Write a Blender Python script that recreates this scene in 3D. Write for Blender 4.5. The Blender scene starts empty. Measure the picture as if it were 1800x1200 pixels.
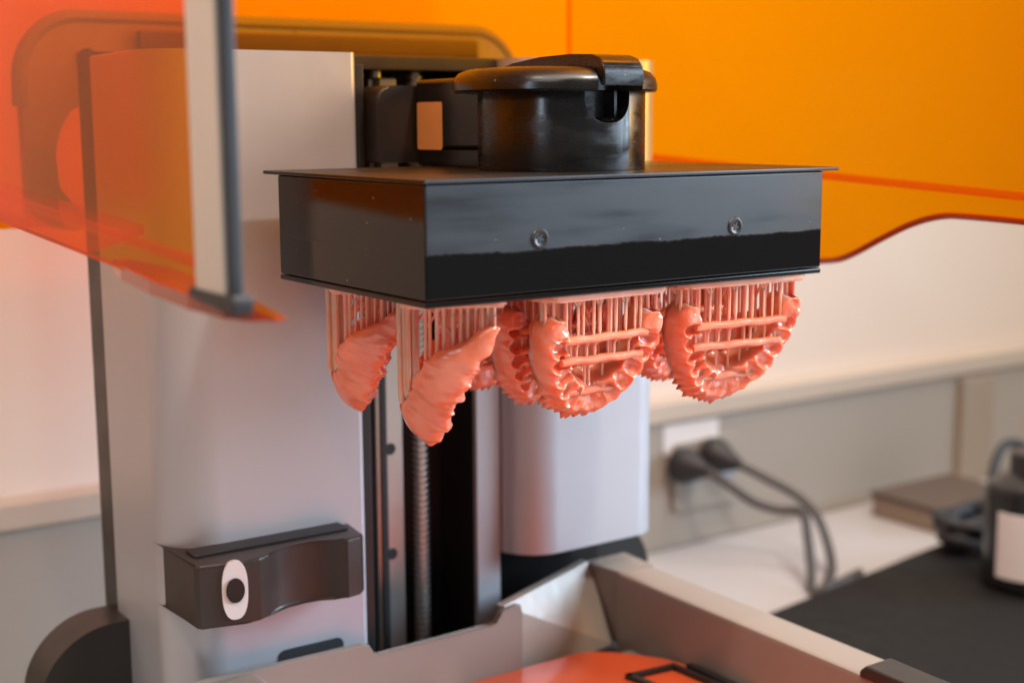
import bpy, bmesh, math, random
from mathutils import Vector, Matrix, noise

# ------------------------------------------------------------------ scene, camera, light
# All lengths below are millimetres: X right, Y back, Z up, origin at the lower front left
# corner of the build platform.  The counter lies at Z = -305; ZO lifts it to world zero.
MM = 0.001
ZO = 305.0
def W(x, y, z): return Vector((x*MM, y*MM, (z+ZO)*MM))

scn = bpy.context.scene
col = scn.collection

CAM = (-244.0, -409.9, 64.0)
YAW, PITCH, ROLL = math.radians(34.33), math.radians(8.992), math.radians(-0.315)
fw = Vector((math.sin(YAW)*math.cos(PITCH), math.cos(YAW)*math.cos(PITCH), -math.sin(PITCH)))
rt0 = Vector((math.cos(YAW), -math.sin(YAW), 0)); up0 = rt0.cross(fw)
rt = rt0*math.cos(ROLL)+up0*math.sin(ROLL); up = -rt0*math.sin(ROLL)+up0*math.cos(ROLL)
cd = bpy.data.cameras.new('camera'); cam = bpy.data.objects.new('camera', cd); col.objects.link(cam)
cam.matrix_world = Matrix.Translation(W(*CAM)) @ Matrix((rt, up, -fw)).transposed().to_4x4()
cd.sensor_width = 36.0; cd.lens = 48.69; cd.clip_start = 0.02; cd.clip_end = 50
cd.dof.use_dof = True; cd.dof.focus_distance = 0.550; cd.dof.aperture_fstop = 6.5
scn.camera = cam

wd = bpy.data.worlds.new('World'); scn.world = wd; wd.use_nodes = True
bg = wd.node_tree.nodes['Background']
bg.inputs['Color'].default_value = (0.98, 0.93, 0.92, 1); bg.inputs['Strength'].default_value = 0.20

def area(name, loc, target, sx, sy, power, color, spread=180):
    l = bpy.data.lights.new(name, 'AREA'); l.shape = 'RECTANGLE'; l.size = sx; l.size_y = sy
    l.energy = power; l.color = color; l.spread = math.radians(spread)
    o = bpy.data.objects.new(name, l); col.objects.link(o)
    o.location = W(*loc); d = W(*target)-W(*loc)
    o.rotation_euler = d.to_track_quat('-Z', 'Y').to_euler(); return o
area('window_light', (1520, -740, 430), (-50, -100, -40), 0.9, 0.9, 12.5, (0.62, 0.80, 1.0), 72)
area('ceiling_light', (-40, -620, 1250), (60, 100, 0), 1.0, 0.6, 14, (1.0, 0.88, 0.76))
area('ceiling_light', (800, 0, 1500), (700, 300, -100), 1.0, 0.6, 20, (1.0, 0.87, 0.74))
area('ceiling_light', (-900, -900, 1100), (-100, 0, 0), 0.8, 0.6, 4, (1.0, 0.88, 0.80))  # warm fill from the left, an added unseen source
area('glint_lamp', (260, -620, 900), (90, 20, -30), 0.05, 0.05, 5.5, (1.0, 0.93, 0.85))  # two small unseen lamps, added for crisp glints on the wet prints
area('glint_lamp', (-420, -300, 900), (60, 20, -30), 0.05, 0.05, 2.6, (1.0, 0.93, 0.85))

vs = scn.view_settings
vs.view_transform = 'Standard'; vs.look = 'None'; vs.exposure = 0.0; vs.gamma = 1.0; vs.use_curve_mapping = False
scn.render.engine = 'CYCLES'
scn.cycles.max_bounces = 12; scn.cycles.transparent_max_bounces = 16; scn.cycles.transmission_bounces = 8

# ------------------------------------------------------------------ materials
def mat(name):
    m = bpy.data.materials.new(name); m.use_nodes = True
    nt = m.node_tree; return m, nt, nt.nodes['Principled BSDF']
def N(nt, t, **kw):
    n = nt.nodes.new(t)
    for k, v in kw.items():
        if k in n.inputs: n.inputs[k].default_value = v
        else: setattr(n, k, v)
    return n
def L(nt, a, b): nt.links.new(a, b)
def mapr(nt, src, a, b, c, d):
    n = N(nt, 'ShaderNodeMapRange'); n.inputs[1].default_value = a; n.inputs[2].default_value = b
    n.inputs[3].default_value = c; n.inputs[4].default_value = d; L(nt, src, n.inputs[0]); return n.outputs[0]
def simple(name, c, rough=0.5, metal=0.0, var=0.06, scale=60, bump=0.0, coat=0.0, bscale=900, aniso=None):
    m, nt, p = mat(name)
    geo = N(nt, 'ShaderNodeNewGeometry')
    nz = N(nt, 'ShaderNodeTexNoise', Scale=scale, Detail=5.0); L(nt, geo.outputs['Position'], nz.inputs['Vector'])
    mx = N(nt, 'ShaderNodeMix', data_type='RGBA')
    mx.inputs[6].default_value = (*[v*(1-var) for v in c], 1); mx.inputs[7].default_value = (*[min(1, v*(1+var)) for v in c], 1)
    L(nt, nz.outputs[0], mx.inputs[0]); L(nt, mx.outputs[2], p.inputs['Base Color'])
    L(nt, mapr(nt, nz.outputs[0], 0.3, 0.7, rough*0.88, min(1, rough*1.12)), p.inputs['Roughness'])
    p.inputs['Metallic'].default_value = metal; p.inputs['Coat Weight'].default_value = coat; p.inputs['Coat Roughness'].default_value = 0.08
    if bump:
        n2 = N(nt, 'ShaderNodeTexNoise', Scale=bscale, Detail=3.0); L(nt, geo.outputs['Position'], n2.inputs['Vector'])
        b = N(nt, 'ShaderNodeBump', Strength=bump, Distance=0.0004); L(nt, n2.outputs[0], b.inputs['Height']); L(nt, b.outputs[0], p.inputs['Normal'])
    return m

M = {}
M['black'] = simple('black_plastic', (0.018, 0.016, 0.015), 0.38, bump=0.12)
M['blackgloss'] = simple('black_gloss_plastic', (0.012, 0.011, 0.011), 0.22, bump=0.05)
M['darkbrown'] = simple('dark_brown_plastic', (0.035, 0.026, 0.021), 0.34, bump=0.1)
M['framebrown'] = simple('brown_frame_plastic', (0.34, 0.26, 0.20), 0.45)
M['bandbrown'] = simple('warm_brown_plastic', (0.14, 0.07, 0.04), 0.45)
M['case'] = simple('dull_black_case', (0.012, 0.011, 0.0105), 0.62, bump=0.3)
M['case'].node_tree.nodes['Principled BSDF'].inputs['Specular IOR Level'].default_value = 0.12
M['panel'] = simple('pale_brown_panel', (0.33, 0.265, 0.20), 0.7)
M['rubber'] = simple('black_rubber', (0.02, 0.02, 0.022), 0.55)
M['shell'] = simple('silver_satin_paint', (0.49, 0.495, 0.52), 0.33, metal=0.3, var=0.02, bump=0.03, bscale=4000)
M['alu'] = simple('brushed_aluminium', (0.62, 0.60, 0.57), 0.34, metal=0.8, var=0.04)
M['steel'] = simple('ground_steel', (0.62, 0.58, 0.54), 0.32, metal=0.75, var=0.05)
M['tank'] = simple('cream_tank_plastic', (0.28, 0.232, 0.192), 0.36, var=0.03, coat=0.15)
M['wettank'] = simple('wet_cream_plastic', (0.40, 0.335, 0.275), 0.36, var=0.12, coat=0.4, bump=0.8, bscale=140)
M['wall'] = simple('cream_wall_paint', (0.74, 0.62, 0.52), 0.8, var=0.02, scale=8, bump=0.1)
M['splash'] = simple('grey_backsplash', (0.36, 0.32, 0.27), 0.5, var=0.03, scale=12)
M['ledge'] = simple('tan_ledge', (0.52, 0.43, 0.34), 0.5, var=0.03)
M['counter'] = simple('pale_laminate', (0.47, 0.45, 0.45), 0.34, var=0.03, scale=25)
M['label'] = simple('white_label', (0.75, 0.70, 0.67), 0.5, var=0.02)
M['sticker'] = simple('cream_sticker', (0.72, 0.40, 0.16), 0.5, var=0.03)
M['cord'] = simple('grey_black_cord', (0.055, 0.05, 0.05), 0.45)
M['tan'] = simple('brown_cardboard', (0.27, 0.205, 0.15), 0.75, var=0.08, scale=80)
M['darktan'] = simple('dark_brown_cardboard', (0.10, 0.07, 0.055), 0.75, var=0.08, scale=80)
M['white'] = simple('white_plastic', (0.72, 0.66, 0.64), 0.4, var=0.02)
M['outlet'] = simple('blue_grey_plastic', (0.30, 0.32, 0.36), 0.4, var=0.02)
M['screw'] = simple('black_oxide_steel', (0.022, 0.018, 0.016), 0.35, metal=0.2)
M['edge'] = simple('dark_red_acrylic_edge', (0.34, 0.035, 0.006), 0.15, coat=0.5)

def dust(nt, p, geo, c):
    """tiny pale lint specks scattered over a black surface"""
    v = N(nt, 'ShaderNodeTexVoronoi', Scale=170.0); L(nt, geo.outputs['Position'], v.inputs['Vector'])
    sep = N(nt, 'ShaderNodeSeparateColor'); L(nt, v.outputs['Color'], sep.inputs[0])
    size = mapr(nt, sep.outputs[0], 0.72, 1.0, 0.0, 0.075)
    lt = N(nt, 'ShaderNodeMath', operation='LESS_THAN'); L(nt, v.outputs['Distance'], lt.inputs[0]); L(nt, size, lt.inputs[1])
    mx = N(nt, 'ShaderNodeMix', data_type='RGBA'); mx.inputs[6].default_value = (*c, 1); mx.inputs[7].default_value = (0.16, 0.14, 0.13, 1)
    L(nt, lt.outputs[0], mx.inputs[0]); L(nt, mx.outputs[2], p.inputs['Base Color'])

def platform_paint():
    m, nt, p = mat('wet_black_enamel')
    geo = N(nt, 'ShaderNodeNewGeometry'); sep = N(nt, 'ShaderNodeSeparateXYZ'); L(nt, geo.outputs['Position'], sep.inputs[0])
    def noise_n(s, d=4.0):
        n = N(nt, 'ShaderNodeTexNoise', Scale=s, Detail=d); L(nt, geo.outputs['Position'], n.inputs['Vector']); return n.outputs[0]
    def math_n(op, a, b):
        n = N(nt, 'ShaderNodeMath', operation=op)
        for i, v in enumerate((a, b)):
            if isinstance(v, (int, float)): n.inputs[i].default_value = v
            else: L(nt, v, n.inputs[i])
        return n.outputs[0]
    # resin film: everything dipped below 18.2 mm is wet, with a ragged tide line
    h = math_n('SUBTRACT', sep.outputs[2], (ZO+18.2)*MM)
    h = math_n('ADD', h, math_n('MULTIPLY', math_n('SUBTRACT', noise_n(40), 0.5), 0.003))
    h = math_n('ADD', h, math_n('MULTIPLY', math_n('SUBTRACT', noise_n(420, 6.0), 0.5), 0.0014))
    dry = mapr(nt, h, -0.0003, 0.0004, 0, 1)
    smear = N(nt, 'ShaderNodeMapping'); smear.inputs['Scale'].default_value = (14, 14, 90); L(nt, geo.outputs['Position'], smear.inputs[0])
    ns = N(nt, 'ShaderNodeTexNoise', Scale=1.0, Detail=6.0, Roughness=0.6); L(nt, smear.outputs[0], ns.inputs['Vector'])
    rd = mapr(nt, ns.outputs[0], 0.32, 0.70, 0.31, 0.58)
    # the left side stays glossy all over
    nsep = N(nt, 'ShaderNodeSeparateXYZ'); L(nt, geo.outputs['True Normal'], nsep.inputs[0])
    left = math_n('GREATER_THAN', math_n('MULTIPLY', nsep.outputs[0], -1.0), 0.9)
    rd2 = N(nt, 'ShaderNodeMix', data_type='FLOAT'); L(nt, left, rd2.inputs[0]); L(nt, rd, rd2.inputs[2]); rd2.inputs[3].default_value = 0.05
    r = N(nt, 'ShaderNodeMix', data_type='FLOAT'); L(nt, dry, r.inputs[0]); r.inputs[2].default_value = 0.035; L(nt, rd2.outputs[0], r.inputs[3])
    L(nt, r.outputs[0], p.inputs['Roughness'])
    dust(nt, p, geo, (0.0045, 0.0043, 0.0046))
    sp = N(nt, 'ShaderNodeMix', data_type='FLOAT'); L(nt, dry, sp.inputs[0]); sp.inputs[2].default_value = 0.32; sp.inputs[3].default_value = 0.6
    sp2 = N(nt, 'ShaderNodeMix', data_type='FLOAT'); L(nt, left, sp2.inputs[0]); L(nt, sp.outputs[0], sp2.inputs[2]); sp2.inputs[3].default_value = 0.28
    L(nt, sp2.outputs[0], p.inputs['Specular IOR Level'])
    b = N(nt, 'ShaderNodeBump', Strength=0.25, Distance=0.0003); L(nt, dry, b.inputs['Height'])
    b2 = N(nt, 'ShaderNodeBump', Strength=0.06, Distance=0.0002); L(nt, math_n('MULTIPLY', noise_n(2500), dry), b2.inputs['Height']); L(nt, b.outputs[0], b2.inputs['Normal'])
    L(nt, b2.outputs[0], p.inputs['Normal'])
    return m
M['enamel'] = platform_paint()

def knob_paint():
    m, nt, p = mat('smeared_black_plastic')
    geo = N(nt, 'ShaderNodeNewGeometry')
    mp = N(nt, 'ShaderNodeMapping'); mp.inputs['Scale'].default_value = (40, 40, 130); L(nt, geo.outputs['Position'], mp.inputs[0])
    n = N(nt, 'ShaderNodeTexNoise', Scale=1.0, Detail=7.0, Roughness=0.65); L(nt, mp.outputs[0], n.inputs['Vector'])
    L(nt, mapr(nt, n.outputs[0], 0.38, 0.62, 0.40, 0.17), p.inputs['Roughness'])
    dust(nt, p, geo, (0.006, 0.0055, 0.0055)); p.inputs['Specular IOR Level'].default_value = 0.6
    return m
M['knob'] = knob_paint()

def resin(name, c, deep, pale):
    m, nt, p = mat(name)
    geo = N(nt, 'ShaderNodeNewGeometry')
    n = N(nt, 'ShaderNodeTexNoise', Scale=130.0, Detail=4.0); L(nt, geo.outputs['Position'], n.inputs['Vector'])
    mx = N(nt, 'ShaderNodeMix', data_type='RGBA'); mx.inputs[6].default_value = (*deep, 1); mx.inputs[7].default_value = (*c, 1)
    L(nt, mapr(nt, n.outputs[0], 0.3, 0.65, 0, 1), mx.inputs[0]); L(nt, mx.outputs[2], p.inputs['Base Color'])
    p.inputs['Subsurface Weight'].default_value = 0.75
    p.inputs['Subsurface Radius'].default_value = (1.0, 0.30, 0.18); p.inputs['Subsurface Scale'].default_value = 0.0048
    p.inputs['Roughness'].default_value = 0.30
    p.inputs['Coat Weight'].default_value = 1.0; p.inputs['Coat Roughness'].default_value = 0.05; p.inputs['Coat IOR'].default_value = 1.6
    n2 = N(nt, 'ShaderNodeTexNoise', Scale=420.0, Detail=2.0); L(nt, geo.outputs['Position'], n2.inputs['Vector'])
    b = N(nt, 'ShaderNodeBump', Strength=0.35, Distance=0.0006); L(nt, n2.outputs[0], b.inputs['Height'])
    L(nt, b.outputs[0], p.inputs['Coat Normal'])
    b3 = N(nt, 'ShaderNodeBump', Strength=0.2, Distance=0.0006); L(nt, n2.outputs[0], b3.inputs['Height']); L(nt, b3.outputs[0], p.inputs['Normal'])
    return m
M['resin'] = resin('coral_print_resin', (0.89, 0.26, 0.135), (0.84, 0.175, 0.075), 0)
M['thin'] = resin('thin_coral_resin', (0.96, 0.43, 0.31), (0.95, 0.34, 0.22), 0)  # paler base colour paints in light passing through the thin supports
M['liquid'] = simple('liquid_coral_resin', (0.62, 0.10, 0.03), 0.24, var=0.06, coat=0.2)

def acrylic():
    m, nt, p = mat('orange_acrylic')
    nt.nodes.remove(p); out = nt.nodes['Material Output']
    tr = N(nt, 'ShaderNodeBsdfTransparent'); tr.inputs[0].default_value = (0.95, 0.59, 0.02, 1)
    gl = N(nt, 'ShaderNodeBsdfGlossy'); gl.inputs['Roughness'].default_value = 0.03; gl.inputs['Color'].default_value = (1, 1, 1, 1)
    df = N(nt, 'ShaderNodeBsdfDiffuse'); df.inputs[0].default_value = (0.95, 0.33, 0.015, 1)
    m0 = N(nt, 'ShaderNodeMixShader'); m0.inputs[0].default_value = 0.095; L(nt, tr.outputs[0], m0.inputs[1]); L(nt, df.outputs[0], m0.inputs[2])
    fr = N(nt, 'ShaderNodeFresnel', IOR=1.11); geo = N(nt, 'ShaderNodeNewGeometry')
    inv = N(nt, 'ShaderNodeMath', operation='SUBTRACT'); inv.inputs[0].default_value = 1.0; L(nt, geo.outputs['Backfacing'], inv.inputs[1])
    f = N(nt, 'ShaderNodeMath', operation='MULTIPLY'); L(nt, fr.outputs[0], f.inputs[0]); L(nt, inv.outputs[0], f.inputs[1])
    m1 = N(nt, 'ShaderNodeMixShader'); L(nt, f.outputs[0], m1.inputs[0]); L(nt, m0.outputs[0], m1.inputs[1]); L(nt, gl.outputs[0], m1.inputs[2])
    L(nt, m1.outputs[0], out.inputs[0])
    return m
M['acrylic'] = acrylic()

# ------------------------------------------------------------------ helpers
def tag(o, label=None, cat=None, group=None, kind=None):
    for k, v in (('label', label), ('category', cat), ('group', group), ('kind', kind)):
        if v: o[k] = v
    return o
def thing(name, loc, label, cat, group=None, rotz=0.0):
    o = bpy.data.objects.new(name, None); col.objects.link(o); o.empty_display_size = 0.02
    o.location = W(*loc); o.rotation_euler = (0, 0, rotz); o['mm'] = list(loc)
    return tag(o, label, cat, group)
def finish(name, bm, material, parent=None, smooth=True, origin=None, angle=35, local=False):
    """bm holds world millimetres (or, with local=True, millimetres in the parent's own frame)."""
    me = bpy.data.meshes.new(name)
    bmesh.ops.recalc_face_normals(bm, faces=bm.faces)
    if local: off = Vector((0, 0, 0))
    else:
        root = parent
        while root is not None and root.parent is not None: root = root.parent
        off = Vector(root['mm']) if root is not None and 'mm' in root else Vector(origin or (0, 0, 0))
    for v in bm.verts: v.co = (v.co-off)*MM
    bm.to_mesh(me); bm.free()
    mats = material if isinstance(material, (list, tuple)) else [material]
    for k in mats: me.materials.append(M[k])
    if smooth:
        for p in me.polygons: p.use_smooth = True
        me.set_sharp_from_angle(angle=math.radians(angle))
    flat = smooth and angle < 55 and len(me.polygons) < 4000
    o = bpy.data.objects.new(name, me); col.objects.link(o)
    if parent is not None: o.parent = parent
    elif not local: o.location = W(*off)
    if flat:                                    # keeps big flat faces flat beside their rounded edges
        wn = o.modifiers.new('weighted', 'WEIGHTED_NORMAL'); wn.keep_sharp = True; wn.weight = 100
    return o
def bevel(bm, w, seg=2):
    if w > 0: bmesh.ops.bevel(bm, geom=bm.edges[:], offset=w, segments=seg, affect='EDGES', profile=0.5)
def box(bm, x0, x1, y0, y1, z0, z1):
    r = bmesh.ops.create_cube(bm, size=1.0)
    for v in r['verts']:
        v.co = Vector(((x0+x1)/2+v.co.x*(x1-x0), (y0+y1)/2+v.co.y*(y1-y0), (z0+z1)/2+v.co.z*(z1-z0)))
    return r['verts']
def boxo(name, x0, x1, y0, y1, z0, z1, m, parent=None, bv=0.6, seg=2, **kw):
    bm = bmesh.new(); box(bm, x0, x1, y0, y1, z0, z1); bevel(bm, bv, seg); return finish(name, bm, m, parent, **kw)
def prism(bm, pts, a0, a1, axis='z'):
    """extrude a closed outline along an axis; pts are the two other coordinates in x,y,z order"""
    def P3(p, a):
        if axis == 'z': return (p[0], p[1], a)
        if axis == 'y': return (p[0], a, p[1])
        return (a, p[0], p[1])
    lo = [bm.verts.new(P3(p, a0)) for p in pts]; hi = [bm.verts.new(P3(p, a1)) for p in pts]
    n = len(pts)
    for i in range(n): bm.faces.new((lo[i], lo[(i+1) % n], hi[(i+1) % n], hi[i]))
    f0 = bm.faces.new(lo[::-1]); f1 = bm.faces.new(hi)
    return f0, f1
def rrect(x0, x1, y0, y1, r, seg=8):
    """rounded rectangle; r = radius or (ll, lr, ur, ul)"""
    rs = r if isinstance(r, (tuple, list)) else (r,)*4
    out = []
    for (cx, cy, a0), q in zip(((x0, y0, 180), (x1, y0, 270), (x1, y1, 0), (x0, y1, 90)), rs):
        if q <= 0: out.append((cx, cy)); continue
        ox = cx+q if cx == x0 else cx-q; oy = cy+q if cy == y0 else cy-q
        for i in range(seg+1):
            a = math.radians(a0+90*i/seg); out.append((ox+q*math.cos(a), oy+q*math.sin(a)))
    return out
def prismo(name, pts, a0, a1, axis, m, parent=None, bv=0.0, seg=2, **kw):
    bm = bmesh.new(); f0, f1 = prism(bm, pts, a0, a1, axis)
    if bv > 0:
        es = set(f0.edges) | set(f1.edges)
        bmesh.ops.bevel(bm, geom=list(es), offset=bv, segments=seg, affect='EDGES', profile=0.5)
    return finish(name, bm, m, parent, **kw)
def lathe(bm, prof, cx, cy, seg=64, a0=0.0, a1=360.0):
    full = abs(a1-a0-360) < 1e-6; n = seg if full else seg+1
    rings = []
    for r, z in prof:
        if r < 1e-6: rings.append([bm.verts.new((cx, cy, z))]); continue
        rings.append([bm.verts.new((cx+r*math.cos(math.radians(a0+(a1-a0)*i/seg)), cy+r*math.sin(math.radians(a0+(a1-a0)*i/seg)), z)) for i in range(n)])
    for A, B in zip(rings, rings[1:]):
        for i in range(n if full else n-1):
            j = (i+1) % n
            q = [A[i % len(A)], A[j % len(A)], B[j % len(B)], B[i % len(B)]]
            u = []
            for v in q:
                if v not in u: u.append(v)
            if len(u) > 2: bm.faces.new(u)
    if not full:
        for k in (0, -1):
            u = []
            for R_ in rings:
                v = R_[k] if len(R_) > 1 else R_[0]
                if v not in u: u.append(v)
            bm.faces.new(u)
def tube(bm, pts, rad, seg=8, cap=True):
    pts = [Vector(p) for p in pts]; n = len(pts)
    rads = rad if isinstance(rad, (list, tuple)) else [rad]*n
    rings = []; ref = None
    for i, p in enumerate(pts):
        t = (pts[min(i+1, n-1)]-pts[max(i-1, 0)]).normalized()
        if ref is None: ref = t.orthogonal().normalized()
        ref = (ref-t*ref.dot(t)).normalized(); b = t.cross(ref)
        rings.append([bm.verts.new(p+(ref*math.cos(2*math.pi*k/seg)+b*math.sin(2*math.pi*k/seg))*rads[i]) for k in range(seg)])
    for A, B in zip(rings, rings[1:]):
        for k in range(seg): bm.faces.new((A[k], A[(k+1) % seg], B[(k+1) % seg], B[k]))
    if cap: bm.faces.new(rings[0][::-1]); bm.faces.new(rings[-1])
def spline(pts, n=10):
    pts = [Vector(p) for p in pts]; out = []
    for i in range(len(pts)-1):
        p0, p1, p2, p3 = pts[max(i-1, 0)], pts[i], pts[i+1], pts[min(i+2, len(pts)-1)]
        for k in range(n):
            t = k/n
            out.append(0.5*((2*p1)+(p2-p0)*t+(2*p0-5*p1+4*p2-p3)*t*t+(3*p1-p0-3*p2+p3)*t**3))
    return out+[pts[-1]]
def ray(px, py):
    return fw+rt*((px-900)/2434.66)-up*((py-600)/2434.66)
def onY(px, py, Y):
    d = ray(px, py); c = Vector(CAM); return c+d*((Y-c.y)/d.y)

def sm(a, b, x):
    t = max(0.0, min(1.0, (x-a)/(b-a))); return t*t*(3-2*t)

# ------------------------------------------------------------------ setting
bm = bmesh.new(); box(bm, -1500, 2300, -1400, 478, -345, -305)
tag(finish('counter', bm, 'counter', origin=(0, 0, -305), smooth=False), kind='structure')
bm = bmesh.new(); box(bm, -1500, 2300, 496, 560, -345, 1500)
tag(finish('wall', bm, 'wall', origin=(0, 496, -305), smooth=False), kind='structure')
tag(boxo('backsplash', -1500, 2300, 478.5, 495.5, -304.5, -192, 'splash', bv=1, origin=(0, 480, -305)), kind='structure')
tag(boxo('backsplash_ledge', -1500, 2300, 474.5, 495.5, -191.6, -174, 'ledge', bv=2, origin=(0, 480, -192)), kind='structure')

# ------------------------------------------------------------------ printer
pr = thing('resin_printer', (98, 150, -305), 'silver and black resin printer with a tall slotted column', 'printer')
boxo('base', -30, 226, -140, 300, -304.8, -222, 'tank', pr, bv=6, seg=4)
# column shells
lp = prismo('left_shell', rrect(-40, 55, 150, 228, (24, 3, 0, 0), 12), -222, 95, 'z', 'shell', pr, bv=1.5)
tag(lp, label='wide left half of the silver column')
rp = prismo('right_shell', rrect(143, 236, 150, 228, (24, 16, 0, 0), 12), -157, 95, 'z', 'shell', pr, bv=1.5)
prismo('column_core', rrect(-38.5, 234.5, 228.2, 255, (0, 0, 4, 4), 5), -222, 97, 'z', 'black', pr, bv=1)
boxo('spine', 20, 176, 255.2, 301.8, -222, 100, 'black', pr, bv=3)
boxo('channel_back', 55.2, 142.8, 205, 228, -222, 92, 'black', pr, bv=0.4)
boxo('slot_frame', 128.5, 142.8, 168, 172, -222, 90, 'shell', pr, bv=0.8)
boxo('slot_side', 129.3, 142.8, 172.2, 204.8, -222, 90, 'black', pr, bv=0.4)
boxo('recess_panel', 143.2, 232, 200, 227.9, -222, -157.3, 'blackgloss', pr, bv=1)
boxo('channel_liner', 55.2, 60, 153, 204.8, -222, 90, 'black', pr, bv=0.4)
boxo('top_bar', 55.2, 142.8, 168, 228, 88.3, 95, 'darkbrown', pr, bv=1)
# linear rail with its bolt holes
rl = boxo('linear_rail', 82.5, 98.5, 190, 204.8, -222, 86, 'steel', pr, bv=1.2, seg=3)
bm = bmesh.new(); box(bm, 85.2, 88.2, 188.8, 190.6, -222, 86); finish('rail_groove', bm, 'rubber', rl)
for z in (-208, -154, -99, -44, 11, 66):
    bm = bmesh.new(); prof = [(0, 0), (2.6, 0), (3.1, 0.4), (3.1, 1.2)]
    lathe(bm, prof, 0, 0, 24)
    for v in bm.verts: v.co = Vector((90.7+v.co.x, 189.85+v.co.z*0.2, z+v.co.y))
    finish('bolt_hole', bm, 'rubber', rl)
# lead screw
bm = bmesh.new(); prof = []; z = -222.0
while z < 86: prof += [(4.3, z), (4.3, z+1.2), (2.9, z+1.7), (2.9, z+2.7)]; z += 3.2
lathe(bm, prof, 107, 188, 28); finish('lead_screw', bm, 'alu', pr, angle=60)
# carriage and arm
ca = prismo('carriage', rrect(60.5, 128, 46, 80.5, (1, 1, 5, 7), 6), 142, 189.5, 'y', 'black', pr, bv=1.5, seg=3)
arm = boxo('arm', 80, 120, 84, 141.8, 52.4, 83, 'blackgloss', pr, bv=2.2, seg=3)
boxo('arm_trim', 80.8, 119.2, 84, 141.8, 44.8, 52.2, 'blackgloss', arm, bv=0.5)
bm = bmesh.new(); lathe(bm, [(0, 88.2), (3.2, 88.2), (3.2, 85.5), (2.2, 84.6), (0, 84.6)], 84, 186, 20); finish('limit_screw', bm, 'alu', pr)
st = prismo('sticker', rrect(118.2, 139.4, 52.0, 73.0, 1.2, 4), 79.75, 79.98, 'x', 'sticker', arm)
tag(st, label='small blank cream label with rounded corners')
# hinge frame behind the column: an arched plate with an open window on each side
def mirror(pts): return [(196-x, z) for x, z in pts]
outer = [(-51, 30), (-51, 72)]+[(-21+30*math.cos(math.radians(a))*-1, 84+32*math.sin(math.radians(a))) for a in range(10, 91, 10)]
inner = [(4, 70), (-2, 76), (-18, 76), (-28, 72), (-34, 62), (-36, 50), (-36, 32), (-30, 24), (-20, 18), (-26, 10), (-38, 12), (-48, 20)]
left_half = outer+[(98, 116), (98, 70)]+inner
hf = prismo('hinge_frame', left_half, 302, 312, 'y', 'framebrown', pr, bv=1.2)
boxo('frame_band', 8, 216, 296, 301.8, 101, 112, 'bandbrown', hf, bv=2)
prismo('hinge_frame', mirror(left_half)[::-1], 302, 312, 'y', 'framebrown', pr, bv=1.2)
rim_path = [Vector((x, 305, z+1.2)) for x, z in outer[1:]]+[Vector((217-0, 305, 117.2))]+[Vector((196-x, 305, z+1.2)) for x, z in outer[1:][::-1]]
bm = bmesh.new(); tube(bm, rim_path, 4.2, 8); finish('frame_gasket', bm, 'tan', hf)
for x in (-17.5, 213.5):
    bm = bmesh.new(); lathe(bm, [(0, 0.6), (2.2, 0.6), (2.6, 1.8), (4.6, 2.4), (5.4, 1.6), (5.4, 0)], 0, 0, 24)
    for v in bm.verts: v.co = Vector((x+v.co.x, 302.2-v.co.z, 96.5+v.co.y))
    finish('frame_bolt', bm, 'black', hf)
# rounded rear shroud low down behind the column
prismo('rear_shroud', rrect(-84, 280, -304.6, -168, (2, 2, 36, 36), 14), 212, 238, 'y', 'black', pr, bv=7, seg=5)
# sensor bracket that wraps the left column half
prof = [(-38.5, 176), (-38.5, 130), (-37, 127.5), (-18, 124.5), (-11, 124), (-5, 128), (-1, 131.5)]
prof += [(5, 134), (14, 135), (22, 134), (28, 131), (31, 128), (33, 127), (40, 128.5), (43, 131.5), (45.5, 150), (20, 150.2), (-15, 150.2), (-22, 151.5), (-31, 156), (-37, 166), (-39, 176)]
br = prismo('sensor_bracket', prof, -148, -120, 'z', 'darkbrown', pr, bv=1.6, seg=3, angle=25)
boxo('bracket_cap', -34, 40, 140, 151, -119.9, -118.8, 'rubber', br, bv=0.4)
# white oval with lens on the slanted face of the bracket
c0 = Vector((-22.5, 125.0, -132)); nrm = Vector((-0.15, -1, 0)).normalized(); tx = Vector((1, -0.15, 0)).normalized(); tz = Vector((0, 0, 1))
def disc_obj(name, a, b, d0, d1, m, parent, seg=32, c0=c0, ex=0.8):
    bm = bmesh.new(); pts = []
    for i in range(seg):
        t = 2*math.pi*i/seg; c_, s_ = math.cos(t), math.sin(t)
        cx = a*abs(c_)**ex*(1 if c_ > 0 else -1); cz = b*abs(s_)**ex*(1 if s_ > 0 else -1)
        pts.append((cx, cz))
    lo = [bm.verts.new(c0+tx*p[0]+tz*p[1]+nrm*d0) for p in pts]; hi = [bm.verts.new(c0+tx*p[0]+tz*p[1]+nrm*d1) for p in pts]
    for i in range(seg): bm.faces.new((lo[i], lo[(i+1) % seg], hi[(i+1) % seg], hi[i]))
    bm.faces.new(hi); bm.faces.new(lo[::-1]); return finish(name, bm, m, parent)
ov = disc_obj('sensor_plate', 5.6, 13.0, -0.9, 0.9, 'white', br)
disc_obj('lens', 4.0, 5.4, 0.8, 1.7, 'blackgloss', ov, ex=1.0)
# dark oblong vent low on the left half
bm = bmesh.new(); prism(bm, rrect(8, 41, -184, -174.5, 3.5, 5), 149.4, 150.6, 'y'); finish('vent_slot', bm, 'rubber', pr)

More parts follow.
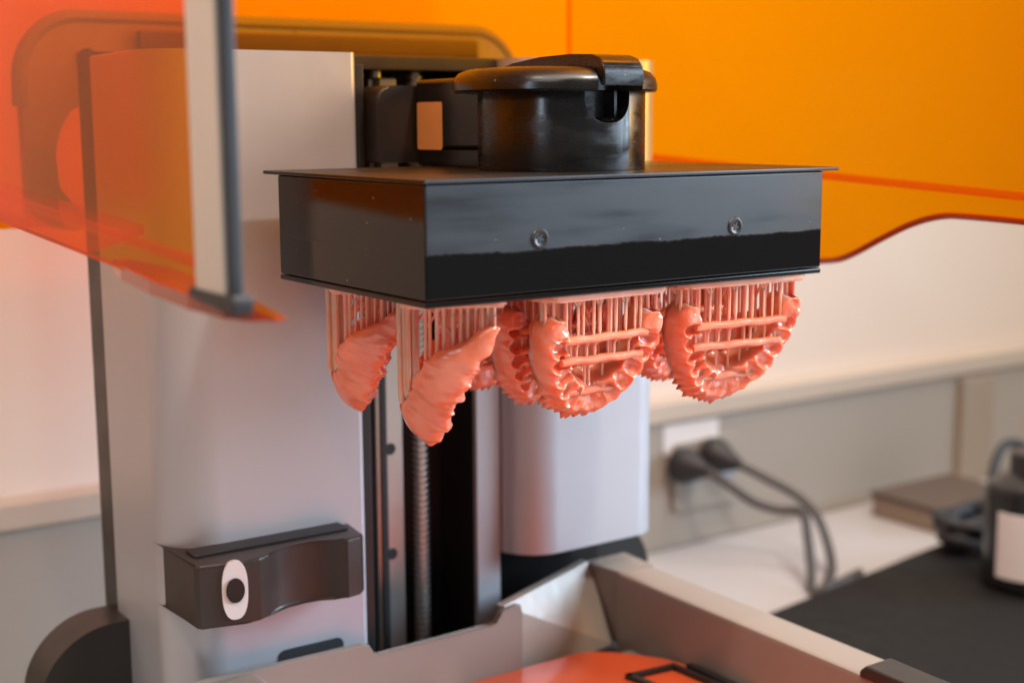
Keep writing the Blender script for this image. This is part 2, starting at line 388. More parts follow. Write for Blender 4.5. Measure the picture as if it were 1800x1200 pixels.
# ------------------------------------------------------------------ build platform
bp = thing('build_platform', (97.5, 59, 0), 'wet black rectangular build platform with round clamp knob on top', 'build platform')
bd = boxo('platform_body', 0, 195, 0, 118, 2.4, 43, 'enamel', bp, bv=0.9, seg=3)
boxo('bottom_plate', -0.12, 195.12, -0.12, 118.12, 0, 2.2, 'enamel', bp, bv=0.7, seg=3)
boxo('top_flange', -0.6, 203.5, -0.9, 131, 43.1, 44.6, 'enamel', bp, bv=0.4)
for x in (48.5, 145.0):
    bm = bmesh.new(); lathe(bm, [(0, 0.15), (1.9, 0.15), (2.5, 0.5), (2.9, 0.6), (3.5, 0.5), (3.9, 0)], 0, 0, 28)
    for v in bm.verts: v.co = Vector((x+v.co.x, -v.co.z-0.02, 22.1+v.co.y))
    s = finish('platform_screw', bm, 'screw', bp)
    bm = bmesh.new(); box(bm, x-1.6, x+1.6, -0.34, -0.12, 21.7, 22.5); box(bm, x-0.4, x+0.4, -0.36, -0.11, 20.5, 23.7)
    ro = Matrix.Translation((x, 0, 22.1)) @ Matrix.Rotation(0.4, 4, 'Y') @ Matrix.Translation((-x, 0, -22.1)); bm.transform(ro)
    finish('cross_recess', bm, 'rubber', s)
# clamp knob
KX, KY = 100.5, 57.5
bm = bmesh.new(); lathe(bm, [(0, 44.7), (34.6, 44.7), (34.6, 76), (0, 76)], KX, KY, 96); kn = finish('knob_drum', bm, 'knob', bp)
bmc = bmesh.new(); prism(bmc, rrect(KX-12.3, KX+8.8, 63.5, 86, (9.5, 9.5, 0, 0), 8), KY-60, KY-24, 'y')
cut = finish('recess_cutter', bmc, 'knob', bp)
md = kn.modifiers.new('recess', 'BOOLEAN'); md.operation = 'DIFFERENCE'; md.object = cut; md.solver = 'EXACT'
mb = kn.modifiers.new('edge', 'BEVEL'); mb.width = 0.6*MM; mb.segments = 2; mb.limit_method = 'ANGLE'
dg = bpy.context.evaluated_depsgraph_get(); me = bpy.data.meshes.new_from_object(kn.evaluated_get(dg)); kn.modifiers.clear(); kn.data = me
for p in me.polygons: p.use_smooth = True
me.set_sharp_from_angle(angle=math.radians(35))
bpy.data.objects.remove(cut)
bm = bmesh.new(); prism(bm, [(KX-12.3+1.2, KY-24.2), (KX+3, KY-24.2), (KX+4.5, KY-31), (KX+3.2, KY-31), (KX+1.8, KY-26), (KX-11.1, KY-26)], 65.5, 75.9, 'z'); finish('recess_tab', bm, 'knob', kn)
bm = bmesh.new(); lp_ = [(0, 85.5), (30, 85.5), (36, 85.0), (39.5, 83.6), (41.6, 81.2), (42.3, 78.8), (42.3, 76.6), (41.6, 75.8), (33, 75.8), (0, 76.2)]
lathe(bm, lp_, KX-2.5, KY+1.5, 110, -90+19.5, 270-12.5)
for v in bm.verts: v.co.z += 0.035*(KY-v.co.y)*0
finish('knob_lid', bm, 'knob', bp)
bm = bmesh.new(); lathe(bm, [(0, 84), (30, 84), (30, 76.3), (0, 76.3)], KX-2.5, KY+1.5, 48); finish('lid_core', bm, 'knob', bp)
# clamp lever: a strap over the lid that curls down at the front
def strap():
    bm = bmesh.new()
    top = [(KY+34, 85.6), (KY+20, 88.2), (KY, 90.0), (KY-20, 90.4), (KY-34, 89.8), (KY-39.5, 88.2), (KY-42.2, 85), (KY-42.8, 81), (KY-42.6, 77.5)]
    bot = [(KY-39.8, 77.5), (KY-39.6, 81), (KY-38, 84.2), (KY-33, 85.7), (KY-20, 85.9), (KY, 85.8), (KY+20, 85.6), (KY+34, 84.8)]
    prism(bm, top+bot, KX-10.8, KX+8.6, 'x'); bmesh.ops.bevel(bm, geom=bm.edges[:], offset=0.9, segments=3, affect='EDGES', clamp_overlap=True)
    # scooped end
    for v in bm.verts:
        if v.co.z < 79: v.co.z += 3.6*math.exp(-((v.co.x-(KX-1.1))/6.0)**2)
    return finish('clamp_lever', bm, 'knob', bp, angle=70)
strap()
# ------------------------------------------------------------------ orange hood, swung open behind the column
RB, RC = 0.05, 0.0123
def rib(X, Y): return 28.4+RB*(Y-63)+RC*(X+97)
hd = thing('orange_hood', (98, 200, 20), 'open transparent orange acrylic hood with grey metal edge strip', 'printer hood')
XL, XR, YB, YF = -97.0, 293.0, 313.0, -36.0
def slab_yz(name, pts, x0, x1, parent, m=('acrylic', 'edge'), edge_idx=None):
    bm = bmesh.new(); f0, f1 = prism(bm, pts, x0, x1, 'x')
    bm.normal_update(); bmesh.ops.recalc_face_normals(bm, faces=bm.faces)
    for f in bm.faces:
        if f not in (f0, f1) and f.normal.z < -0.3: f.material_index = 1
    return finish(name, bm, list(m), parent, smooth=False)
def lowL(Y): return rib(XL, Y)-9
TOP = 330
slab_yz('left_wall', [(YF, lowL(YF)), (YB, lowL(YB)), (YB, TOP), (YF, TOP)], XL, XL+3.5, hd)
low_px = [(1440, 457), (1470, 454), (1500, 442), (1550, 415), (1600, 391), (1650, 378), (1700, 379), (1800, 388)]
lowR = []
for p in low_px:
    d = ray(*p); c = Vector(CAM); q = c+d*((XR-c.x)/d.x); lowR.append((q.y, q.z))
y0, z0 = lowR[0]; ye, ze = lowR[-1]
lowR = [(v.x, v.y) for v in spline([Vector((y, z, 0)) for y, z in lowR], 6)]
rpts = [(YB-0.3, z0-1), (y0+60, z0-1.5), (y0+20, z0-1)]+lowR+[(-57, ze-0.1), (-57, TOP), (YB-0.3, TOP)]
slab_yz('right_wall', rpts, XR, XR+3.5, hd)
bm = bmesh.new(); tube(bm, [(XR+1.75, y, z-0.6) for y, z in rpts[1:-2]], 1.7, 8); finish('lower_edge_line', bm, 'edge', hd)  # added tube, stands for the red sheet edge seen through the acrylic
bm = bmesh.new(); tube(bm, [(XR-1, Y, rib(XR, Y)+1.5) for Y in (YB, 200, 100, 0, -57)], 2.0, 8); finish('side_rib', bm, 'acrylic', hd)
bm = bmesh.new(); tube(bm, [(XL+4.5, Y, rib(XL, Y)) for Y in (YB, 200, 100, 0, YF)], 2.0, 8); finish('side_rib', bm, 'acrylic', hd)
bm = bmesh.new(); prism(bm, rrect(XL+3.6, XR+3.5, 12, TOP, 0.1, 1), YB, YB+3.5, 'y'); finish('back_wall', bm, 'acrylic', hd, smooth=False)
bm = bmesh.new(); box(bm, XL, XR+3.5, -63, YB+3.5, TOP+0.1, TOP+3.6); finish('top_wall', bm, 'acrylic', hd, smooth=False)
# narrow floor ledge inside the left wall
bm = bmesh.new(); fl = [(XL+3.7, 70), (-60, 110), (-60, 312), (XL+3.7, 312)]
a_ = [bm.verts.new((x, y, rib(x, y)-9.0)) for x, y in fl]; b_ = [bm.verts.new((x, y, rib(x, y)-5.5)) for x, y in fl]
for i in range(4): bm.faces.new((a_[i], a_[(i+1) % 4], b_[(i+1) % 4], b_[i]))
bm.faces.new(a_[::-1]); bm.faces.new(b_); finish('floor_ledge', bm, 'acrylic', hd, smooth=False)
# curled lip along the lower edge of the left wall
bm = bmesh.new()
lip_out = [(XL+3, 46), (XL+0.2, 30), (XL-1.2, 0), (XL-0.8, -30), (XL+2.5, -48), (XL+7, -56), (XL+13, -59.5), (XL+17, -58.5), (XL+15, -30), (XL+13, 20), (XL+8, 44)]
lo = []; hi = []
for x, y in lip_out:
    z = rib(x, y)-12.5; lo.append(bm.verts.new((x, y, z))); hi.append(bm.verts.new((x, y, z+0.5+3.9*(1-sm(4, 17, x-XL)*sm(-20, -58, y)))))
n = len(lip_out)
for i in range(n):
    f = bm.faces.new((lo[i], lo[(i+1) % n], hi[(i+1) % n], hi[i])); f.material_index = 1
bm.faces.new(hi); bm.faces.new(lo[::-1]); finish('lip', bm, ['acrylic', 'edge'], hd, smooth=False)
# metal strip on the free edge of the left wall
zb = rib(XL, -48)-6.5
es = prismo('edge_strip', rrect(XL-1.2, XL+3.4, -59.0, -36.5, (1.0, 1.0, 2.0, 2.0), 4), zb, TOP, 'z', 'alu', hd, bv=0.4)
boxo('edge_seal', XL-1.0, XL+3.2, -62.2, -59.1, zb, TOP, 'rubber', es, bv=1.0)
bm = bmesh.new(); prism(bm, [(-65, zb-3.5), (-33.5, zb-1), (-33.5, zb+2), (-60, zb+1), (-65.5, zb+2.5), (-66.5, zb)], XL-2.0, XL+4.2, 'x'); bevel(bm, 0.8, 2); finish('strip_end_cap', bm, 'rubber', es)

# ------------------------------------------------------------------ resin tank
tk = thing('resin_tank', (98, 40, -222), 'cream resin tank holding coral liquid resin', 'resin tank')
ZT = -175.0
boxo('tank_floor', -10, 206, -140, 137, -221.8, -214, 'tank', tk, bv=1)
rw = prismo('side_wall', [(206, -221.5), (229, -221.5), (231.5, -184), (231, ZT-2.2), (228, ZT-0.6), (208.5, ZT), (206.3, ZT-0.8), (205.8, ZT-3)], -140, 150, 'y', 'tank', tk, bv=1.0)
prismo('side_wall', [(-10, -221.5), (-33, -221.5), (-35.5, -184), (-35, ZT-2.2), (-32, ZT-0.6), (-12.5, ZT), (-10.3, ZT-0.8), (-9.8, ZT-3)][::-1], -140, 134, 'y', 'tank', tk, bv=1.0)
# back wall with the notch the arm dips into
nb = [(-46, -221.5), (-46, ZT), (44, ZT-0.6), (48, ZT-1.6), (49.5, ZT-4), (50, ZT-6.5), (52.5, ZT-8.3), (116, ZT-7.6), (120, ZT-6.8), (121.5, ZT-4.5), (122, ZT-2), (124.5, ZT-0.4), (132, ZT+0.6), (134.5, ZT-0.2), (135, ZT-4), (135.3, -221.5)]
prismo('back_wall', nb, 137, 141, 'y', 'tank', tk, bv=0.7)
# slanted pouring corner behind the back wall
bm = bmesh.new(); A = [(128, 142, ZT-1), (204.5, 174, ZT+0.4), (211, 150.5, ZT), (206.5, 118, -216), (131, 118.5, -216)]
A = [Vector(p) for p in A]
quad = [(128, 143.5, ZT-1), (204.5, 174, ZT), (205.5, 152, -216), (133, 141.5, -216)]
v0 = [bm.verts.new(p) for p in quad]; v1 = [bm.verts.new((p[0]-1.4, p[1]+4.5, p[2])) for p in quad]
for i in range(4): bm.faces.new((v0[i], v0[(i+1) % 4], v1[(i+1) % 4], v1[i]))
bm.faces.new(v0); bm.faces.new(v1[::-1]); finish('pouring_corner', bm, 'wettank', tk, smooth=False)
bm = bmesh.new(); quad = [(204.6, 176, ZT), (232, 176, ZT-1.5), (231, 150.2, ZT-2.5), (208, 150.2, ZT-0.2)]
prism(bm, [(p[0], p[1]) for p in quad], -216, ZT-0.6, 'z'); finish('rear_corner_block', bm, 'tank', tk)
bm = bmesh.new(); ol = [(-9.5, -140), (205.7, -140), (205.6, 84), (204.6, 96), (201, 106), (194, 116), (186, 126), (178, 133), (170, 136.6), (-9.5, 136.6)]
prism(bm, ol, -213.8, -208, 'z'); lq = finish('liquid_resin', bm, 'liquid', tk); tag(lq, label='pool of coral liquid resin')
# black wiper frame lying in the resin
wp = bmesh.new()
for (xa, ya, xb, yb) in ((170, 95, 196, 92), (170, 95, 176, 55), (196, 92, 199, 55)):
    d = Vector((xb-xa, yb-ya, 0)).normalized(); s = Vector((-d.y, d.x, 0))*1.6
    vs_ = [Vector((xa, ya, 0))-d*1.6+s, Vector((xa, ya, 0))-d*1.6-s, Vector((xb, yb, 0))+d*1.6-s, Vector((xb, yb, 0))+d*1.6+s]
    prism(wp, [(v.x, v.y) for v in vs_], -209, -205.5+0.1*(xa == 196), 'z')
finish('wiper_frame', wp, 'black', tk, smooth=False)
bm = bmesh.new(); prism(bm, [(200, 87), (203.6, 87), (204.6, 45), (200.5, 45)], -209, -204.5, 'z'); finish('wiper_blade', bm, 'black', tk, smooth=False)
bm = bmesh.new(); prism(bm, [(-20.5, ZT-1), (-20.5, ZT+2), (-24, ZT+5.5), (-60, ZT+4.5), (-90, ZT+4), (-90, ZT-1)], 204, 221, 'x'); bevel(bm, 1.4, 3); finish('tank_latch', bm, 'black', tk)

# ------------------------------------------------------------------ printed denture bases
def denture(label, cx, cy, rot, seed, mirror_x=1, tilt=14, wide=30.0, deep=50.0, edge_on=False):
    rnd = random.Random(seed)
    root = thing('denture_base', (cx, cy, 0), label, 'denture base', 'coral denture bases hanging under the platform', rotz=math.radians(rot))
    ta = math.radians(tilt); ca, sa = math.cos(ta), math.sin(ta)
    ytop = -6.0
    def world(x, z, w):
        """denture plane -> print frame: x across, z down the plate, w out of the tooth side (local -y); the plate leans"""
        return Vector((x*mirror_x, ytop-w*ca-z*sa, -3.0+z*ca-w*sa))
    H = (deep-3.0)/ca; ztop = -4.5
    # outline down one limb, round the front of the arch and up the other
    pts = []
    for i in range(401):
        a = math.pi*i/400; c, s = math.cos(a), math.sin(a); ex = 2.0/(1.8 if edge_on else 2.05)
        x = -wide*abs(c)**ex*(1 if c > 0 else -1); z = ztop-(H+ztop)*abs(s)**ex
        if x > 0: x *= 1.0-0.15*sm(0.3, 1.0, -z/H)          # one side runs in at a slant
        pts.append(Vector((x, z)))
    d = [0.0]
    for p, q in zip(pts, pts[1:]): d.append(d[-1]+(q-p).length)
    NT, NR = 380, 34
    tot = d[-1]; k = 0; out = []
    for i in range(NT+1):
        s = tot*i/NT
        while k < 399 and d[k+1] < s: k += 1
        f = (s-d[k])/(d[k+1]-d[k]); out.append(pts[k].lerp(pts[k+1], f))
    nr = []
    for i in range(NT+1):
        t = (out[min(i+4, NT)]-out[max(i-4, 0)]).normalized(); nr.append(Vector((-t.y, t.x)))
    if nr[NT//2].y < 0: nr = [-v for v in nr]
    cxy = Vector((0, -H*0.42))
    spikes = []; s = tot*(0.42 if edge_on else 0.29)
    while s < tot*0.80 and not edge_on:
        spikes.append((s, rnd.uniform(1.3, 3.3), rnd.uniform(0.9, 1.8), rnd.uniform(-.5, .5))); s += rnd.uniform(2.2, 4.4)
    per = rnd.uniform(7.4, 8.2); ph = rnd.uniform(0, per)
    nseed = Vector((seed*7.3, seed*3.1, 0))
    def emax_of(u): return (12.5 if edge_on else 14.0)+(4.0 if edge_on else 9.0)*math.exp(-((u-0.5)/0.15)**2)
    def surf(i, e):
        """position in the plate plane, front height and thickness at arc station i, e mm in from the rim"""
        s = tot*i/NT; u = i/NT; um = min(u, 1-u); front = math.exp(-((u-0.5)/0.14)**2); em = emax_of(u)
        er = min(1.0, um/0.075); end = math.sqrt(max(0.0, 1-(1-er)**2))
        inward = (nr[i]*0.75+(cxy-out[i]).normalized()*0.25).normalized()
        sp = 0.0
        for s0, hgt, wd_, skew in spikes:
            q = (s-s0)/wd_; q = q*(1+skew) if q > 0 else q*(1-skew)
            if abs(q) < 1: sp = max(sp, hgt*(1-abs(q))**1.15)
        eb = em*0.55+(e-em*0.55)*(0.25+0.75*end)
        if edge_on: eb += 10.0*(1-min(1.0, e/4.2))**1.3*sm(0.12, 0.42, um)
        b = out[i]+inward*eb
        if e < 1.6: b = b-inward*sp*(1-e/1.6)
        endf = sm(0.055, 0.10, um) if not edge_on else sm(0.10, 0.16, um)                     # smooth pad on each limb end, sockets beyond
        if edge_on: fl0 = 1.0-14.0*sm(0.01, 0.24, um); hc = 6.5
        else: fl0 = -3.0; hc = 7.4-4.6*front
        pn = Vector((b.x*0.12, b.y*0.12, 0))+nseed
        flat = 4.2+(0.3 if edge_on else 1.0)*noise.noise(pn*1.7)
        g = min(1.0, max(0.0, e)/flat)
        f = fl0+(hc-fl0)*math.sin(g*math.pi/2)**0.8
        ds = ((s+ph) % per)-per/2
        dd = ((e-8.4)/5.0)**2+(ds/(per*0.54))**2
        amp = endf*max(0.0, 1-1.15*front)*(0.75 if edge_on else (1.0 if u < 0.5 else 0.55))
        if dd < 1: f -= amp*4.0*(1-dd*dd)**0.9
        f += amp*0.8*math.exp(-((math.sqrt(dd)-1.06)/0.15)**2)*sm(13.8, 10.0, e)
        f += (1-endf)*1.5*math.exp(-((e-6)/4.0)**2)
        lin = sm(em-2.6, em, e) if edge_on else sm(em-2.6-7.0*front, em, e)
        f = f*(1-lin)+(-4.5)*lin
        f += (0.0 if edge_on else 0.35)*math.cos(2*math.pi*ds/per)*math.exp(-((e-2.4)/1.8)**2)*endf     # faint root bulges on the flange
        f += 1.1*noise.noise(pn)+0.75*noise.noise(pn*(1.6 if edge_on else 2.3))+0.14*noise.noise(pn*8.0)
        th = (6.0 if edge_on else 5.5)*math.exp(-((e-6.5)/4.5)**2)+2.3
        rim = math.sqrt(max(0.0, 1-(1-min(1.0, min(e/1.5, (em-e)/1.5)))**2))
        th *= max(0.02, rim)*max(0.03, end)
        return b, f-th*0.5*(1-end), th
    def tusk(i, th):
        """point on the thick swept arch of the edge-on pieces: station i, angle th round the section"""
        u = i/NT; um = min(u, 1-u); s = tot*i/NT
        er = min(1.0, um/0.05); end = math.sqrt(max(0.0, 1-(1-er)**2))
        bb = (3.2+6.7*sm(0.01, 0.22, um))*max(0.04, end); aa = (2.9+2.0*sm(0.05, 0.30, um)+3.6*sm(0.33, 0.5, um))*max(0.04, end)
        inward = (nr[i]*0.8+(cxy-out[i]).normalized()*0.2).normalized()
        c, q = math.cos(th), math.sin(th)
        sc, sq = abs(c)**0.8*(1 if c > 0 else -1), abs(q)**0.8*(1 if q > 0 else -1)
        base = out[i]+inward*(3.2+2.0*sm(0.3, 0.5, um))
        pn = Vector((base.x*0.10+sq*.5, base.y*0.10, sc*.6))+nseed
        k = 1+0.22*noise.noise(pn*1.3)+0.15*noise.noise(pn*2.9)+0.05*noise.noise(pn*7.0)
        ds = ((s+ph) % per)-per/2
        crest = max(0.0, q)**2*sm(0.08, 0.14, um)
        w = 6.5-bb+bb*sq*k-crest*1.5*max(0.0, 1-(ds/(per*.5))**2)
        rad = aa*sc*k+0.42*(6.5-w)*sm(0.15, 0.45, um)+crest*0.35*math.cos(2*math.pi*ds/per)
        if crest > 0 and sc < 0.3: rad -= crest*0.9*max(0.0, noise.noise(Vector((s*.6, seed, 0))))*2
        p = base+inward*rad
        return world(p.x, p.y, w)
    bm = bmesh.new(); F = []; B = []
    for i in range(NT+1 if not edge_on else 0):
        rF, rB = [], []; em = emax_of(i/NT)
        for j in range(NR+1):
            b, f, th = surf(i, em*j/NR)
            rF.append(bm.verts.new(world(b.x, b.y, f)))
            rB.append(rF[-1] if j in (0, NR) or i in (0, NT) else bm.verts.new(world(b.x, b.y, f-th)))
        F.append(rF); B.append(rB)
    if edge_on:
        ns = 40
        rings = [[bm.verts.new(tusk(i, 2*math.pi*j/ns)) for j in range(ns)] for i in range(NT+1)]
        for A_, B_ in zip(rings, rings[1:]):
            for j in range(ns): bm.faces.new((A_[j], A_[(j+1) % ns], B_[(j+1) % ns], B_[j]))
        bm.faces.new(rings[0][::-1]); bm.faces.new(rings[-1])
    for i in range(NT if not edge_on else 0):
        for j in range(NR):
            bm.faces.new((F[i][j], F[i+1][j], F[i+1][j+1], F[i][j+1]))
            q = [B[i][j], B[i][j+1], B[i+1][j+1], B[i+1][j]]
            if len(set(q)) == 4:
                try: bm.faces.new(q)
                except ValueError: pass
    finish('arch', bm, 'resin', root, local=True, angle=180)
    # vaulted palate plate between the limbs
    if not edge_on:
        bm = bmesh.new(); nx, nz = 24, 24; G0 = []; G1 = []
        for a in range(nz+1):
            v = a/nz; z = -14.0-(H-26.0)*v; r0, r1 = [], []
            hw = wide-10.5-9.0*v*v
            for b in range(nx+1):
                h = -1+2*b/nx; x = h*hw; zz = z+3.5*(1-h*h)*(-1)*(1-v)*1.2
                w = -4.2-4.5*(1-h*h)*(1-0.6*v)+0.5*noise.noise(Vector((x*.15, zz*.15, seed)))
                r0.append(bm.verts.new(world(x, zz, w))); r1.append(bm.verts.new(world(x, zz, w-1.8)))
            G0.append(r0); G1.append(r1)
        for a in range(nz):
            for b in range(nx):
                bm.faces.new((G0[a][b], G0[a][b+1], G0[a+1][b+1], G0[a+1][b])); bm.faces.new((G1[a][b], G1[a+1][b], G1[a+1][b+1], G1[a][b+1]))
        for a in range(nz):
            for b in (0, nx): bm.faces.new((G0[a][b], G0[a+1][b], G1[a+1][b], G1[a][b]))
        for b in range(nx):
            for a in (0, nz): bm.faces.new((G0[a][b], G0[a][b+1], G1[a][b+1], G1[a][b]))
        finish('palate', bm, 'resin', root, local=True, angle=60)
    ymax = ytop+H*sa+6
    # raft: a thin wavy pad stuck to the platform
    bm = bmesh.new(); ol = rrect(-wide*0.97, wide*0.99, -12.5, ymax+2, 5, 6); ol2 = []
    for x, y in ol: n_ = 0.5*noise.noise(Vector((x*.2, y*.2, seed))); ol2.append((x+n_, y+n_))
    f0, f1 = prism(bm, ol2, -2.7, -0.02, 'z')
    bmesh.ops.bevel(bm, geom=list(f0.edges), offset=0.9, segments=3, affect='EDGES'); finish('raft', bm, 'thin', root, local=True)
    def strut(x, y, z0, z1, r=0.62, fork=False):
        bm = bmesh.new(); lean = rnd.uniform(-.15, .15)
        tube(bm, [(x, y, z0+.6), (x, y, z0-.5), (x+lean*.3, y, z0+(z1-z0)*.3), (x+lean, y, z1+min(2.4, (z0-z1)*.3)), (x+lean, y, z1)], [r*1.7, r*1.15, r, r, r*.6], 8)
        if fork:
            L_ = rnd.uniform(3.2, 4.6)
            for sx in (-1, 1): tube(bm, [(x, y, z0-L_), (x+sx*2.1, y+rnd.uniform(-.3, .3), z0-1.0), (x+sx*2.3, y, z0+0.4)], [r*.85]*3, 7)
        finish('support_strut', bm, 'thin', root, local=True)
    if not edge_on:
        rows = []
        for zf, ww in ((0.275, 6.2), (0.46, 6.0), (0.745, 3.0)):
            zl = -H*zf; half = wide-10.5-9.0*max(0, zf-0.40)
            p = world(-half, zl+rnd.uniform(-.5, .5), ww); q = world(half, zl+rnd.uniform(-.5, .5), ww)
            n = 10; path = []
            for k in range(n+1):
                v = p.lerp(q, k/n); v.z += 0.22*math.sin(k*1.7+seed); path.append(v)
            bm = bmesh.new(); tube(bm, path, [1.7+0.14*math.sin(k*2.1+seed) for k in range(n+1)], 12); finish('cross_bar', bm, 'resin', root, local=True)
            rows.append((p, q))
        def onbar(bar, t): return bar[0].lerp(bar[1], t)
        n1 = 10
        for k in range(n1):
            v = onbar(rows[0], (k+0.5+rnd.uniform(-.22, .22))/n1); strut(v.x, v.y, -1.6, v.z+1.2, rnd.uniform(.5, .66), fork=k % 3 == 1)
        for a, b_, cnt in ((0, 1, 8), (1, 2, 7)):
            for k in range(cnt):
                t = (k+0.5+rnd.uniform(-.3, .3))/cnt; v0 = onbar(rows[a], t); v1 = onbar(rows[b_], t)
                if rnd.random() < (0.75 if a == 1 else 0.5):      # short post between two bars, joined to the upper one
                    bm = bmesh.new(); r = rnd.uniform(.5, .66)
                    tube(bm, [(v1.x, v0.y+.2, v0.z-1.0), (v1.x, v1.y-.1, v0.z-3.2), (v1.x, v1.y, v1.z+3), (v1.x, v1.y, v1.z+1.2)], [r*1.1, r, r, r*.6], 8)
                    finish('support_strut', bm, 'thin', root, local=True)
                else: strut(v1.x, v1.y+.8, -1.6, v1.z+1.0, rnd.uniform(.5, .64))
        for k in range(7):
            x = rnd.uniform(-wide*.5, wide*.5); v = world(x, -H*rnd.uniform(.5, .8), -5.5); strut(v.x, v.y, -1.6, v.z, .55, fork=rnd.random() < .4)
    # struts down to the upper side of the limbs
    i = 12
    while i < NT-8:
        u = i/NT; um = min(u, 1-u)
        if edge_on:
            for th in ((-0.9, 0.0, 0.9) if u < 0.24 else ((0.0,) if um < 0.2 else ())):
                s = tusk(i, th)
                if s.z < -5: strut(s.x+rnd.uniform(-.3, .3), s.y, -1.6, s.z-0.8, rnd.uniform(.58, .8), fork=rnd.random() < .3)
        else:
            for e in ((2.5, 7.0) if um < 0.16 else ((8.0,) if um < 0.34 else ())):
                b, f, th = surf(i, e); s = world(b.x, b.y, f-th*0.8)
                if s.z < -4: strut(s.x+rnd.uniform(-.3, .3), s.y, -1.6, s.z-0.4, rnd.uniform(.55, .78), fork=rnd.random() < .25)
        i += 9 if edge_on else 12
    # comb of struts under the front of the arch, fused into a ragged wall on the edge-on pieces
    if edge_on:
        for i in range(int(NT*0.36), int(NT*0.56), 4):
            for th in (-1.75, -1.35, -0.95):
                s = tusk(i, th); strut(s.x, s.y+rnd.uniform(-.3, .3), -1.6, s.z-1.0, rnd.uniform(.9, 1.25))
    else:
        for i in range(int(NT*0.36), int(NT*0.64), 14):
            b, f, th = surf(i, 1.4); s = world(b.x, b.y, f-th*.6); strut(s.x, s.y+rnd.uniform(-.3, .3), -1.6, s.z-0.8, .6)
    # diagonal braces
    for k in range(9 if edge_on else 5):
        x = rnd.uniform(-wide*.75, wide*.2) if edge_on else rnd.uniform(-wide*.6, wide*.6); y = rnd.uniform(ytop+2, ymax-9); sgn = rnd.choice((-1, 1)); L_ = rnd.uniform(8, 14)
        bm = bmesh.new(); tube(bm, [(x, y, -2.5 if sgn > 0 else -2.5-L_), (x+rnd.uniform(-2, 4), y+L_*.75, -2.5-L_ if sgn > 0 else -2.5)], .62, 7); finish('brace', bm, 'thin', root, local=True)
    return root

denture('coral denture base edge-on with comb of supports under platform front corner', 37, 29, 60, 3, tilt=25, deep=56.5, wide=23.5, edge_on=True)
denture('coral denture base edge-on at the rear left corner of the platform', 32, 87, 60, 8, tilt=22, deep=52, wide=23.5, edge_on=True)
denture('coral denture base with three cross bars, widest below the front edge centre', 84, 15, 0, 5, deep=52, wide=30.5)
denture('coral denture base with three cross bars below the front right platform corner', 156, 15, -4, 11, deep=54, wide=34)
denture('coral denture base half hidden behind the central barred one', 88, 50, 0, 17, deep=53, wide=30)
denture('coral denture base far back, its jagged tip between two nearer bases', 84, 86, 0, 23, deep=52, wide=28)
denture('coral denture base showing its jagged tip behind the two barred ones', 160, 52, 0, 29, deep=51, wide=29)

# ------------------------------------------------------------------ things on the counter and the wall behind
lb = thing('wall_label', (551, 478, -210), 'white paper label on backsplash above the plugs', 'label')
prismo('label_sheet', rrect(520, 583, -221, -195, 2, 3), 477.7, 478.3, 'y', 'label', lb)
ot = thing('wall_outlet', (566, 478, -240), 'blue grey double socket plate behind the plugs', 'outlet')
prismo('outlet_plate', rrect(530, 606, -272, -213+2, 5, 5), 474, 478.3, 'y', 'splash', ot, bv=1)
for x in (548, 590):
    bm = bmesh.new(); lathe(bm, [(0, 0.8), (13, 0.8), (14.5, 0)], 0, 0, 28)
    for v in bm.verts: v.co = Vector((x+v.co.x, 473.9-v.co.z, -238+v.co.y))
    finish('socket', bm, 'outlet', ot)
def plug_cord(label, plug_px, path, seed):
    p = onY(*plug_px, 472)
    t = thing('power_cord', tuple(p), label, 'power cord', 'power cords plugged into the backsplash')
    pts = [onY(x, y, Y) for x, y, Y in path]
    d = (pts[1]-p).normalized()
    bm = bmesh.new(); base = Vector((p.x-3, 471.5, p.z+1)); hd_ = base+Vector((8, -22, 0)); nk = pts[0]
    ring = [base, base+Vector((1, -6, 0)), base.lerp(nk, .35), base.lerp(nk, .6), base.lerp(nk, .85), nk]
    tube(bm, ring, [15, 16, 15, 11, 7, 5], 14); finish('plug', bm, 'rubber', t)
    for v in pts:
        v.z = max(v.z, -301.2)
    bm = bmesh.new(); tube(bm, spline([nk]+pts[1:], 8), 3.9, 10); finish('cable', bm, 'cord', t)
plug_cord('grey power cord hanging in the outer loop from the far plug', (1250, 798),
          [(1300, 816, 440), (1350, 842, 420), (1400, 870, 400), (1435, 905, 380), (1455, 955, 360), (1462, 1000, 340), (1452, 1030, 325), (1462, 1048, 320), (1510, 1052, 330)], 1)
plug_cord('grey power cord sagging low from the near plug', (1196, 816),
          [(1245, 828, 440), (1285, 855, 420), (1325, 882, 405), (1370, 896, 390), (1410, 900, 375), (1420, 945, 355), (1426, 1000, 335), (1428, 1035, 322), (1450, 1060, 318), (1490, 1062, 320)], 2)
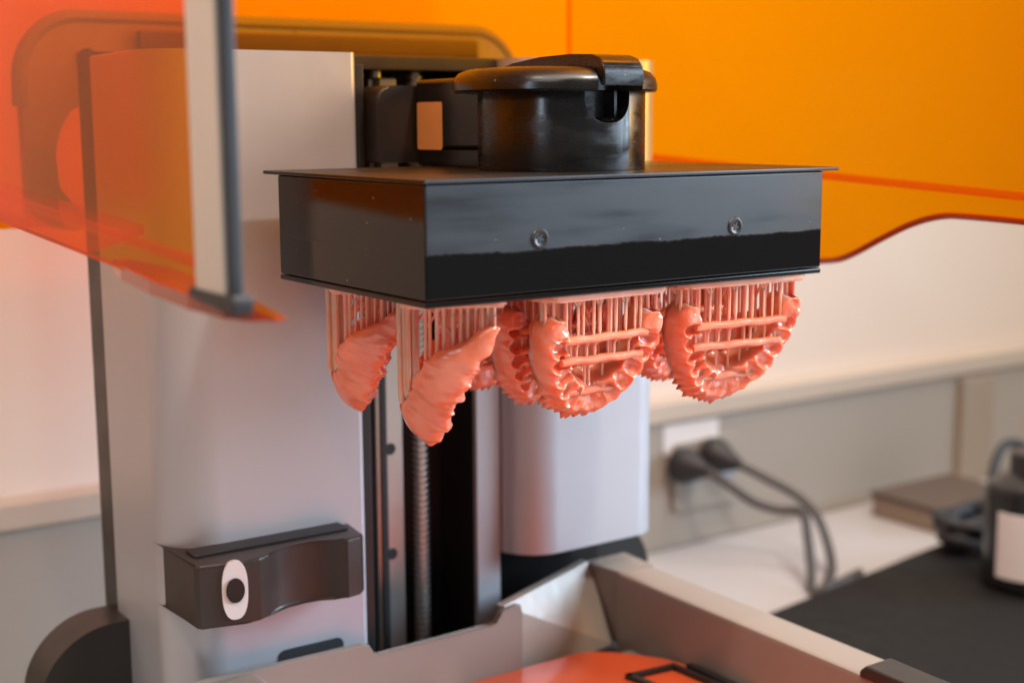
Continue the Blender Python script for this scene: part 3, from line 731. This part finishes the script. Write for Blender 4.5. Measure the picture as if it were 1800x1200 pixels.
# black equipment case, carton, bottle, cable coil, upright tan board at the right
cs = thing('equipment_case', (690, 180, -305), 'flat black equipment case lying on the counter', 'case', rotz=math.radians(9))
cs['mm'] = [690, 180, -305]
def loc_box(name, x0, x1, y0, y1, z0, z1, m, parent, bv=2):
    bm = bmesh.new(); box(bm, x0, x1, y0, y1, z0, z1); bevel(bm, bv, 3); return finish(name, bm, m, parent, local=True)
loc_box('case_body', -330, 260, -260, 130, 0.2, 16, 'case', cs, 4)
loc_box('case_lid', -328, 258, -258, 128, 16.2, 22, 'case', cs, 2.5)
loc_box('case_latch', -332.5, -329.7, -40, 10, 8, 18, 'rubber', cs, .8)
bt = thing('bottle', (646, 200, -283), 'black plastic bottle with a blank white label standing on the case', 'bottle')
bm = bmesh.new(); lathe(bm, [(0, -282.4), (33, -282.4), (36, -279), (36, -212), (33, -204), (18, -196), (16, -194), (16, -186), (0, -186)], 646, 200, 40); finish('bottle_body', bm, 'blackgloss', bt)
bm = bmesh.new(); lathe(bm, [(0, -180), (17.5, -180), (19, -182), (19, -196), (16.5, -196)], 646, 200, 32); finish('bottle_cap', bm, 'black', bt)
bm = bmesh.new(); lathe(bm, [(36.3, -271), (36.7, -270.5), (36.7, -222), (36.3, -221.5)], 646, 200, 24, 172, 240); finish('bottle_label', bm, 'label', bt)
ct = thing('carton', (790, 400, -305), 'low brown cardboard carton with dark lid against the backsplash', 'carton')
boxo('carton_body', 752, 862, 366, 446, -304.6, -286, 'tan', ct, bv=1)
boxo('carton_lid', 750, 864, 364, 448, -285.8, -281, 'darktan', ct, bv=1)
bdw = thing('tan_panel', (935, 474, -305), 'narrow tan board standing against the backsplash', 'panel')
boxo('panel_sheet', 912, 962, 470.5, 478.2, -304.7, -196, 'panel', bdw, bv=1)  # narrow tan upright shape flat on the backsplash
cc = thing('cable_coil', (745, 300, -283), 'coil of black cable lying on the case behind the bottle', 'cable')
bm = bmesh.new(); rnd = random.Random(4); path = []
for i in range(120):
    a = 2*math.pi*i/24; rr = 42+8*math.sin(i*.37); path.append((700+rr*math.cos(a), 285+rr*.55*math.sin(a), -279+i*.22+3*math.sin(i*.9)))
tube(bm, path, 4.2, 8); finish('coil_turns', bm, 'rubber', cc)
bm = bmesh.new(); tube(bm, spline([(735, 300, -258), (745, 310, -235), (770, 318, -215), (800, 318, -222), (812, 312, -250), (810, 300, -279)], 8), 4.2, 8); finish('cable_end', bm, 'rubber', cc)

for o in bpy.data.objects:
    if 'mm' in o: del o['mm']
